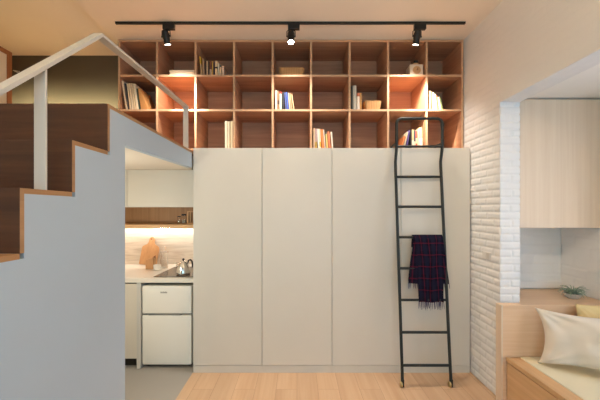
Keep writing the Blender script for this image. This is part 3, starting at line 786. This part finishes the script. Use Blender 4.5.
# niche things
def jar(px0, px1, top, lidh, y, lab):
    x = PX((px0 + px1) / 2, y); r = (px1 - px0) / 2 * y / F; h = PZ(top, y) - zs1
    t = thing('glass_jar', lab, 'jar', (x, y, zs1), 'dark lidded jars in the kitchen niche')
    bm = NB(); hb = h - lidh
    lathe(bm, [(0, 0.001), (r * 0.9, 0.001), (r, 0.006), (r, hb - 0.012), (r * 0.85, hb - 0.003), (r * 0.85, hb), (r * 0.8, hb), (r * 0.8, hb - 0.004), (r * 0.94, hb - 0.013), (r * 0.94, 0.007), (0, 0.005)], (x, y, zs1), 24); obj('body', bm, M['glass'], t, True)
    bm = NB(); lathe(bm, [(0, 0.007), (r * 0.9, 0.007), (r * 0.9, hb * 0.5), (0, hb * 0.52)], (x, y, zs1), 20); obj('contents', bm, cover((206, 190, 164)), t, True)
    bm = NB(); lathe(bm, [(0, hb + 0.0005), (r * 0.98, hb + 0.0005), (r, hb + 0.003), (r, h - 0.003), (r * 0.95, h), (0, h)], (x, y, zs1), 24); obj('lid', bm, M['black_plastic'], t, True)
jar(177.4, 180.6, 216.2, 0.010, 3.62, 'small glass jar with black lid, farther from the wooden frame')
jar(181.6, 186.2, 214.0, 0.018, 3.62, 'larger glass jar with black lid beside the wooden frame')
t = thing('wooden_lantern', 'small oak framed glass box at the end of the kitchen niche', 'box', (PX(191, 3.6), 3.64, zs1))
xa, xb, ht = PX(187.2, 3.58), PX(196, 3.58), PZ(211.2, 3.58) - zs1
bm = NB()
for x_ in (xa, xb - 0.012):
    for y_ in (3.58, 3.668): box(bm, x_, x_ + 0.012, y_, y_ + 0.012, zs1 + 0.001, zs1 + ht)
for z_ in (zs1 + 0.001, zs1 + ht - 0.010):
    for y_ in (3.58, 3.668): box(bm, xa + 0.012, xb - 0.012, y_, y_ + 0.012, z_, z_ + 0.010)
    for x_ in (xa, xb - 0.012): box(bm, x_, x_ + 0.012, 3.592, 3.668, z_, z_ + 0.010)
obj('frame', bm, M['niche_x'], t)
bm = NB(); box(bm, xa + 0.006, xb - 0.006, 3.584, 3.587, zs1 + 0.011, zs1 + ht - 0.01); obj('pane', bm, M['glass'], t)

# worktop and base units
ZC = 0.928; YC = 3.385
bm = NB(); box(bm, xk0, -1.046, YC, 4.275, ZC - 0.044, ZC, bev=0.002); solo('kitchen_worktop', bm, M['worktop'], 'pale stone kitchen worktop above the small fridge', 'worktop')
xf0, xf1 = PX(142.2, 3.40), PX(191.3, 3.40)
xs0, xs1 = PX(136.6, YC + 0.005), PX(140.6, YC + 0.005)
bm = NB(); box(bm, xs0, xs1, YC + 0.005, 4.27, 0.0, ZC - 0.045, bev=0.001); solo('end_panel', bm, M['grey_lam'], 'pale grey upright panel between the base cabinet and the fridge', 'panel')
bcab = thing('base_cabinet', 'cream kitchen base cabinet left of the small fridge', 'cabinet', (-2.2, 3.8, 0))
bm = NB(); box(bm, xk0, xs0 - 0.002, YC + 0.04, 4.27, 0.09, ZC - 0.045); obj('body', bm, M['cabinet'], bcab)
bm = NB(); box(bm, -2.25, xs0 - 0.002, YC + 0.012, YC + 0.039, 0.10, ZC - 0.060, bev=0.0015); obj('door', bm, M['cabinet'], bcab)
bm = NB(); box(bm, xk0, xs0 - 0.002, YC + 0.08, YC + 0.10, 0.0, 0.09); obj('plinth', bm, M['gap'], bcab)
bm = NB(); box(bm, xk0, xs0 - 0.002, YC + 0.034, YC + 0.0395, ZC - 0.072, ZC - 0.046); obj('finger_rail', bm, M['gap'], bcab)
# fridge
fr = thing('fridge', 'small white two-door fridge under the kitchen worktop', 'fridge', ((xf0 + xf1) / 2, 3.65, 0))
zt, zm, zb = PZ(286, 3.40), PZ(314.6, 3.40), 0.035
bm = NB(); box(bm, xf0 + 0.004, xf1 - 0.004, 3.452, 3.95, 0.03, zt - 0.004, bev=0.004); obj('body', bm, M['fridge'], fr)
bm = NB(); box(bm, xf0 + 0.012, xf1 - 0.012, 3.444, 3.4515, zb + 0.006, zt - 0.01); obj('door_seal', bm, M['fridge_seal'], fr)
bm = NB(); box(bm, xf0, xf1, 3.40, 3.443, zm + 0.009, zt, bev=0.008, seg=3); fd = obj('freezer_door', bm, M['fridge'], fr, True)
bm = NB(); box(bm, xf0, xf1, 3.40, 3.443, zb, zm - 0.009, bev=0.008, seg=3); fd2 = obj('fridge_door', bm, M['fridge'], fr, True)
bm = NB(); box(bm, PX(148.5, 3.4), PX(181, 3.4), 3.4005, 3.432, zm - 0.0085, zm + 0.0085); obj('handle_groove', bm, M['fridge_seal'], fr, label='dark grey finger groove')
bm = NB()
xb0 = PX(160.6, 3.4); xw = (PX(167.4, 3.4) - xb0) / 6
for k in range(6): box(bm, xb0 + k * xw, xb0 + k * xw + xw * 0.7, 3.3985, 3.400, PZ(293.2, 3.4), PZ(291.6, 3.4) - (0.003 if k % 2 else 0))
obj('badge', bm, M['fridge_seal'], fd, label='tiny grey badge')
bm = NB()
for x_ in (xf0 + 0.04, xf1 - 0.04):
    for y_ in (3.48, 3.9): lathe(bm, [(0, 0), (0.018, 0), (0.018, 0.031), (0, 0.031)], (x_, y_, 0.0), 14)
box(bm, xf0 + 0.012, xf1 - 0.012, 3.46, 3.47, 0.008, 0.03)
obj('feet', bm, M['black_plastic'], fr)
# cutting board leaning on the back wall
t = None
yb_, ytp = 4.10, 4.205
hB = 0.36
cb = []
px2x = lambda p: PX(p, 4.12)
wB = (px2x(154.8) - px2x(137)) / 2; cX = px2x(145.9)
out = [(-wB, 0.012), (-wB + 0.012, 0)] + [(wB - 0.012, 0), (wB, 0.012), (wB * 0.97, 0.215), (wB * 0.9, 0.235), (0.052, 0.262), (0.036, 0.285), (0.032, 0.33), (0.022, 0.35), (0, 0.358), (-0.022, 0.35), (-0.032, 0.33), (-0.036, 0.285), (-0.052, 0.262), (-wB * 0.9, 0.235), (-wB * 0.97, 0.215)]
bm = NB()
hole = [(0.012 * math.cos(2 * PI * k / 16), 0.325 + 0.012 * math.sin(2 * PI * k / 16)) for k in range(16)]
outer = [bm.verts.new((p[0], 0, p[1])) for p in out]; inner = [bm.verts.new((p[0], 0, p[1])) for p in hole]
es = [bm.edges.new((outer[i], outer[(i + 1) % len(outer)])) for i in range(len(outer))] + [bm.edges.new((inner[i], inner[(i + 1) % 16])) for i in range(16)]
res = bmesh.ops.triangle_fill(bm, edges=es, use_beauty=True)
ext = bmesh.ops.extrude_face_region(bm, geom=bm.faces[:])
for v in [g for g in ext['geom'] if isinstance(g, bmesh.types.BMVert)]: v.co.y += 0.018
bmesh.ops.recalc_face_normals(bm, faces=bm.faces[:])
tl = math.atan2(ytp - yb_, hB)
bmesh.ops.transform(bm, matrix=Matrix.Translation((cX, yb_, ZC + 0.002)) @ Matrix.Rotation(-tl, 4, 'X') @ Matrix.Rotation(math.radians(3), 4, 'Y'), verts=bm.verts[:])
mn = min(v.co.z for v in bm.verts)
for v in bm.verts: v.co.z += ZC + 0.001 - mn
mxy = max(v.co.y for v in bm.verts)
for v in bm.verts: v.co.y += 4.279 - mxy
solo('cutting_board', bm, M['board'], 'wooden paddle cutting board leaning on the kitchen backsplash', 'board')
# knife block
kb = thing('knife_block', 'small wooden knife block standing before the cutting board', 'knife block', (PX(150, 3.92), 3.95, ZC))
bm = NB(); prism(bm, [(PX(146.2, 3.92), ZC + 0.001), (PX(153.6, 3.92), ZC + 0.001), (PX(153.9, 3.92), PZ(257.2, 3.92)), (PX(146.4, 3.92), PZ(259.4, 3.92))], 'Y', 3.90, 3.99, 0.003); obj('block', bm, M['block'], kb)
bm = NB(); tube(bm, [(PX(152.2, 3.93), 3.94, PZ(258.4, 3.92)), (PX(155.6, 3.93), 3.925, PZ(256, 3.92))], 0.009, 10); obj('knife_handle', bm, M['screen_frame'], kb, True)
# carafe, cup
xg, yg = PX(164.3, 3.98), 3.98
gl = thing('glass_carafe', 'clear glass carafe with stopper standing beside the knife block', 'carafe', (xg, yg, ZC))
g0 = ZC + 0.001
bm = NB(); lathe(bm, [(0, 0), (0.038, 0), (0.042, 0.008), (0.042, 0.10), (0.036, 0.14), (0.034, 0.17), (0.050, 0.19), (0.048, 0.19), (0.0315, 0.169), (0.0335, 0.139), (0.0395, 0.10), (0.0395, 0.010), (0, 0.006)], (xg, yg, g0), 28); obj('body', bm, M['glass'], gl, True)
bm = NB(); lathe(bm, [(0, 0.1905), (0.049, 0.1905), (0.049, 0.203), (0.02, 0.206), (0.014, 0.215), (0.022, 0.235), (0.022, 0.255), (0, 0.262)], (xg, yg, g0), 24); obj('stopper', bm, M['glass'], gl, True)
xc_ = PX(158.3, 3.9)
cp = thing('cup', 'low white cup between the knife block and the carafe', 'cup', (xc_, 3.93, ZC))
bm = NB(); lathe(bm, [(0, 0), (0.034, 0), (0.040, 0.004), (0.044, 0.06), (0.041, 0.06), (0.037, 0.007), (0, 0.005)], (xc_, 3.87, g0), 24); obj('body', bm, M['ceramic'], cp, True)
bm = NB(); tube(bm, [(xc_ - 0.002 + 0.041, 3.86, g0 + 0.048), (xc_ + 0.058, 3.85, g0 + 0.045), (xc_ + 0.062, 3.85, g0 + 0.03), (xc_ + 0.055, 3.85, g0 + 0.018), (xc_ + 0.038, 3.86, g0 + 0.014)], 0.004, 8); obj('handle', bm, M['ceramic'], cp, True)
# cooktop and kettle
bm = NB(); box(bm, -1.50, -1.07, 3.445, 4.05, ZC + 0.0005, ZC + 0.007, bev=0.002); solo('cooktop', bm, M['cooktop'], 'dark glass cooktop set on the kitchen worktop', 'cooktop')
xk, yk = PX(183.0, 3.55), 3.56; zk = ZC + 0.008
ke = thing('kettle', 'polished steel kettle with black handle standing on the cooktop', 'kettle', (xk, yk, zk))
bm = NB(); lathe(bm, [(0, 0), (0.070, 0), (0.074, 0.006), (0.072, 0.03), (0.062, 0.08), (0.048, 0.115), (0.036, 0.130), (0, 0.132)], (xk, yk, zk), 32); obj('body', bm, M['steel'], ke, True)
bm = NB(); lathe(bm, [(0, 0.1325), (0.033, 0.1325), (0.028, 0.142), (0.006, 0.146), (0, 0.146)], (xk, yk, zk), 24); ld = obj('lid', bm, M['steel'], ke, True)
bm = NB(); lathe(bm, [(0, 0.1465), (0.006, 0.1465), (0.012, 0.158), (0.011, 0.17), (0, 0.174)], (xk, yk, zk), 18); obj('knob', bm, M['black_plastic'], ld, True)
bm = NB(); tube(bm, [(xk + 0.048, yk, zk + 0.118), (xk + 0.055, yk, zk + 0.150), (xk + 0.075, yk, zk + 0.158), (xk + 0.094, yk, zk + 0.140), (xk + 0.100, yk, zk + 0.10), (xk + 0.097, yk, zk + 0.075)], [0.006, 0.009, 0.010, 0.010, 0.010, 0.007], 12); obj('handle', bm, M['black_plastic'], ke, True)
bm = NB(); tube(bm, [(xk - 0.052, yk - 0.01, zk + 0.085), (xk - 0.070, yk - 0.012, zk + 0.110), (xk - 0.078, yk - 0.014, zk + 0.128)], [0.016, 0.012, 0.009], 12); obj('spout', bm, M['steel'], ke, True)

# ------------------------------------------------------------------ loft side
pn = thing('framed_partition', 'white panel with a brown wood frame standing on the loft', 'panel', (-2.9, 3.0, ZL))
xp, yp1, zp = -2.90, 3.36, 3.232
bm = NB(); box(bm, xp - 0.035, xp, yp1 - 0.055, yp1, ZL + 0.001, zp, bev=0.002); box(bm, xp - 0.035, xp, 2.3, yp1 - 0.055, zp - 0.045, zp, bev=0.002)
box(bm, xp - 0.035, xp, 2.3, yp1 - 0.055, ZL + 0.001, ZL + 0.05); box(bm, xp - 0.035, xp, 2.25, 2.3, ZL + 0.001, zp)
obj('frame', bm, M['screen_frame'], pn)
bm = NB(); box(bm, xp - 0.025, xp - 0.008, 2.3, yp1 - 0.055, ZL + 0.05, zp - 0.045); obj('infill', bm, M['screen_white'], pn)
bm = NB(); yy = 3.80
tube(bm, [(PX(13.5, yy), 3.898, PZ(70.5, yy)), (PX(13.5, yy), yy, PZ(70.5, yy)), (PX(19.5, yy), yy, PZ(71.6, yy))], 0.005, 8)
solo('wall_hook', bm, M['rail'], 'small pale peg on the dark loft wall beside the framed panel', 'hook', smooth=True)

# ------------------------------------------------------------------ alcove: wall cabinet, ledge, bench, pillows, plant
yc = 2.875
ac = thing('wall_cabinet', 'pale oak wall cabinet hanging in the white brick alcove', 'cabinet', ((1.915 + XA) / 2, 3.1, 1.478))
bm = NB(); box(bm, 1.916, XA - 0.003, yc + 0.021, YA - 0.006, 1.478, 2.590); obj('body', bm, M['oak_z'], ac)
bm = NB(); box(bm, 1.916, XA - 0.003, yc, yc + 0.019, 1.474, 2.594, bev=0.0015); obj('door', bm, M['oak_z'], ac)
yh = 2.75; zh = 0.836
hb = thing('headboard', 'pale oak headboard panel at the end of the window bench', 'headboard', (2.1, yh, 0))
bm = NB(); box(bm, 1.717, XA - 0.004, yh + 0.004, yh + 0.078, 0.0, zh - 0.0155); obj('panel', bm, M['oak_x'], hb)
bm = NB(); box(bm, 1.703, 1.716, yh, yh + 0.078, 0.0, zh, bev=0.001); obj('end_trim', bm, M['oak_z'], hb)
bm = NB(); box(bm, 1.717, XA - 0.004, yh, yh + 0.078, zh - 0.015, zh, bev=0.001); obj('top_trim', bm, M['oak_x'], hb)
lg = thing('ledge', 'oak ledge in the alcove behind the bench headboard', 'ledge', (2.3, 3.07, 0))
bm = NB(); box(bm, 1.914, XA - 0.004, yh + 0.0795, YA - 0.014, zh - 0.02, zh, bev=0.001); obj('top', bm, M['oak_x'], lg)
bm = NB(); box(bm, 1.914, XA - 0.004, yh + 0.08, YA - 0.014, 0.0, zh - 0.021); obj('body', bm, M['oak_x'], lg)
be = thing('window_bench', 'pale oak storage bench under the window beside the headboard', 'bench', (2.2, 1.5, 0))
zb_ = PZ(357, yh)
bm = NB(); box(bm, 1.742, 1.85, 0.0, yh - 0.002, zb_ - 0.035, zb_, bev=0.0015); obj('rim', bm, M['oak_y'], be)
bm = NB(); box(bm, 1.765, XA - 0.01, 0.0, yh - 0.003, 0.0, zb_ - 0.036); obj('body', bm, M['oak_y'], be)
for k, (a, b) in enumerate(((1.56, 2.742), (0.38, 1.556))):
    bm = NB(); box(bm, 1.745, 1.764, a, b, 0.06, zb_ - 0.042, bev=0.0012); obj('drawer', bm, M['oak_y'], be)
bm = NB(); box(bm, 1.853, XA - 0.012, 0.02, yh - 0.006, zb_ - 0.034, zb_ + 0.006, bev=0.008, seg=3); solo('seat_pad', bm, M['pad'], 'thin cream seat pad lying in the oak window bench', 'seat pad', smooth=True)
zp_ = zb_ + 0.007
def pillow(name, mat, lab, w, h, th, M4, n=46, pinch=0.16, seed=1.0, wrinkle=0.010, piping=None):
    bm = NB(); front, back = {}, {}
    for i in range(n + 1):
        for j in range(n + 1):
            a, b = i / n * 2 - 1, j / n * 2 - 1
            e1 = 1 - pinch * (1 - b * b) * abs(a) ** 3 * 1.0; e2 = 1 - pinch * (1 - a * a) * abs(b) ** 3
            x, z = a * w / 2 * e1, b * h / 2 * e2
            q = max(0.0, (1 - a ** 4)) ** 0.55 * max(0.0, (1 - b ** 4)) ** 0.55
            fold = wrinkle * noise.noise((a * 2.6 + seed, b * 2.2, seed)) + wrinkle * 1.4 * math.sin(6 * (a + 0.5 * b) + seed) * noise.noise((a * 1.3, b * 1.3, seed + 4)) 
            rad = math.hypot(1 - abs(a), 1 - abs(b)); rays = wrinkle * 0.9 * math.sin(math.atan2(1 - abs(a), 1 - abs(b)) * 14 + seed) * math.exp(-rad * 2.2)
            y = -(th / 2 * q) - (fold + rays) * min(1, q * 2)
            front[i, j] = bm.verts.new((x, y, z))
            edge = i in (0, n) or j in (0, n)
            back[i, j] = front[i, j] if edge else bm.verts.new((x, th / 2 * q * 0.8 + 0.3 * fold, z))
    for i in range(n):
        for j in range(n):
            f = bm.faces.new((front[i, j], front[i + 1, j], front[i + 1, j + 1], front[i, j + 1])); f.smooth = True
            vs = (back[i, j], back[i, j + 1], back[i + 1, j + 1], back[i + 1, j])
            if len(set(vs)) == 4:
                try: f = bm.faces.new(vs); f.smooth = True
                except ValueError: pass
    bmesh.ops.transform(bm, matrix=M4, verts=bm.verts[:])
    mn = min(v.co.z for v in bm.verts)
    for v in bm.verts: v.co.z += zp_ - mn + 0.001
    return solo(name, bm, mat, lab, 'pillow', 'pillows on the window bench', base=None)
ang = math.radians(-42)
Mp = Matrix.Translation((2.195, 2.436, 0.62)) @ Matrix.Rotation(ang, 4, 'Z') @ Matrix.Rotation(math.radians(-11), 4, 'X') @ Matrix.Rotation(math.radians(-4), 4, 'Y')
pillow('pillow', M['cushion'], 'large ivory pillow leaning against the oak headboard', 0.70, 0.428, 0.15, Mp, seed=2.3, wrinkle=0.017)
Mp2 = Matrix.Translation((2.47, 2.645, 0.64)) @ Matrix.Rotation(math.radians(-6), 4, 'Z') @ Matrix.Rotation(math.radians(-8), 4, 'X')
pillow('pillow', M['cushion_yellow'], 'yellow pillow peeking from behind the ivory pillow', 0.40, 0.455, 0.10, Mp2, pinch=0.05, seed=6.1)
# plant
xp_, yp_ = PX(572.6, 2.97), 2.97
pl = thing('potted_plant', 'spiky green plant in a shallow grey bowl on the alcove ledge', 'plant', (xp_, yp_, zh))
bm = NB(); lathe(bm, [(0, 0.001), (0.040, 0.001), (0.058, 0.018), (0.068, 0.046), (0.064, 0.048), (0.054, 0.036), (0, 0.034)], (xp_, yp_, zh), 32); obj('bowl', bm, M['bowl'], pl, True)
bm = NB(); lathe(bm, [(0, 0.0345), (0.052, 0.0365), (0.040, 0.043), (0, 0.046)], (xp_, yp_, zh), 24); obj('soil', bm, M['soil'], pl, True)
bm = NB()
rg = random.Random(3)
for k in range(90):
    a = rg.uniform(0, 2 * PI); el = rg.uniform(0.45, 1.5); ln = rg.uniform(0.06, 0.105); r0 = rg.uniform(0, 0.034)
    b0 = Vector((xp_ + r0 * math.cos(a), yp_ + r0 * math.sin(a), zh + 0.042)); prev = None
    side = Vector((-math.sin(a), math.cos(a), 0)); rows = []
    for s in range(5):
        f = s / 4; e2 = el - 0.7 * f * f
        p = b0 + Vector((math.cos(a) * math.cos(e2), math.sin(a) * math.cos(e2), math.sin(e2))) * ln * f
        wv = 0.0042 * (1 - f) ** 0.7 + 0.0004
        rows.append((bm.verts.new(p - side * wv + Vector((0, 0, 0.0012))), bm.verts.new(p + Vector((0, 0, -0.0012))), bm.verts.new(p + side * wv + Vector((0, 0, 0.0012)))))
    for q, w_ in zip(rows, rows[1:]):
        bm.faces.new((q[0], q[1], w_[1], w_[0])); bm.faces.new((q[1], q[2], w_[2], w_[1]))
obj('leaves', bm, M['leaf'], pl)
# switch plate on the brick wall
sw = thing('wall_switch', 'cream switch plate on the white brick wall beside the ladder', 'switch', (XR, 3.03, 1.21))
bm = NB(); box(bm, XR - 0.008, XR - 0.0003, 2.955, 3.085, 1.178, 1.248, bev=0.002); obj('plate', bm, M['plate_cream'], sw)
bm = NB(); box(bm, XR - 0.011, XR - 0.0085, 2.968, 3.015, 1.186, 1.240, bev=0.001); obj('rocker', bm, M['plate_grey'], sw, label='greyer rocker')
bm = NB(); box(bm, XR - 0.011, XR - 0.0085, 3.025, 3.072, 1.186, 1.240, bev=0.001); obj('rocker', bm, M['plate_cream'], sw)

# ------------------------------------------------------------------ lights
def area(name, loc, target, sx, sy, energy, col):
    l = bpy.data.lights.new(name, 'AREA'); l.shape = 'RECTANGLE'; l.size = sx; l.size_y = sy; l.energy = energy; l.color = col
    o = bpy.data.objects.new(name, l); COL.objects.link(o); o.location = loc
    o.rotation_euler = (Vector(target) - Vector(loc)).to_track_quat('-Z', 'Z' if abs((Vector(target) - Vector(loc)).z) < 0.9 * (Vector(target) - Vector(loc)).length else 'Y').to_euler()
    return o
def point(name, loc, energy, col, r=0.08):
    l = bpy.data.lights.new(name, 'POINT'); l.energy = energy; l.color = col; l.shadow_soft_size = r
    o = bpy.data.objects.new(name, l); COL.objects.link(o); o.location = loc; return o
DAY = (0.90, 0.95, 1.0)
area('window_daylight', (0.25, YN - 0.2, 1.5), (0.25, 3, 1.5), 2.4, 1.9, *E['front'])
area('alcove_daylight', (XA + 0.2, 1.25, 1.65), (0, 1.25, 1.3), 2.1, 1.5, *E['alcove'])
area('kitchen_strip', (-1.9, 4.215, zs0 - 0.016), (-1.9, 4.19, 0.9), 1.6, 0.02, *E['kstrip'])
point('kitchen_fill', (-1.8, 2.35, 1.40), *E['kfill'], 0.06)  # added hidden point light that brightens the kitchen and fridge
def aim_spot(name, loc, target, energy, col, size, blend, r=0.04):
    l = bpy.data.lights.new(name, 'SPOT'); l.energy = energy; l.color = col; l.spot_size = math.radians(size); l.spot_blend = blend; l.shadow_soft_size = r
    o = bpy.data.objects.new(name, l); COL.objects.link(o); o.location = loc
    o.rotation_euler = (Vector(target) - Vector(loc)).to_track_quat('-Z', 'Y').to_euler()
for x in (-3.15, -2.7, -2.2):
    aim_spot('loft_bed_lamp', (x, 3.20, 2.50), (x, 3.9, 2.46), E['lwall'][0] / 3, E['lwall'][1], 104, 0.9)
aim_spot('brick_fill', (-0.5, 0.2, 3.2), (1.74, 3.05, 1.75), *E['accent'], 30, 0.9)  # unseen spot added behind the viewer to brighten the brick wall
point('loft_lamp', (-2.75, 2.2, 2.45), *E['llamp'], 0.1)
for x, y in ((-0.55, 0.10), (0.85, 0.25)):  # added unseen lights without fittings, aimed up to warm the ceiling
    l = bpy.data.lights.new('ceiling_fill', 'SPOT'); l.energy = E['up'][0]; l.color = E['up'][1]; l.spot_size = math.radians(165); l.spot_blend = 0.4; l.shadow_soft_size = 0.08
    o = bpy.data.objects.new('ceiling_fill', l); COL.objects.link(o); o.location = (x, y, 2.64); o.rotation_euler = (PI, 0, 0)

W = bpy.data.worlds.new('sky'); S.world = W; W.use_nodes = True
bg = W.node_tree.nodes['Background']; bg.inputs['Color'].default_value = E['sky'][1] + (1,); bg.inputs['Strength'].default_value = E['sky'][0]

# ------------------------------------------------------------------ camera and view
cam = bpy.data.cameras.new('camera'); co = bpy.data.objects.new('camera', cam); COL.objects.link(co)
co.location = (0, 0, CAMZ); co.rotation_euler = (PI / 2, 0, 0)
cam.sensor_width = 36.0; cam.lens = F / 600 * 36.0
cam.shift_x = (300 - CX) / 600.0; cam.shift_y = (CY - 200) / 600.0
cam.clip_start = 0.05
S.camera = co
S.view_settings.view_transform = 'Standard'; S.view_settings.look = 'None'
S.view_settings.exposure = 0.0; S.view_settings.gamma = 1.0; S.view_settings.use_curve_mapping = False
S.cycles.use_denoising = True
S.cycles.max_bounces = 10; S.cycles.diffuse_bounces = 6
S.cycles.sample_clamp_indirect = 8.0
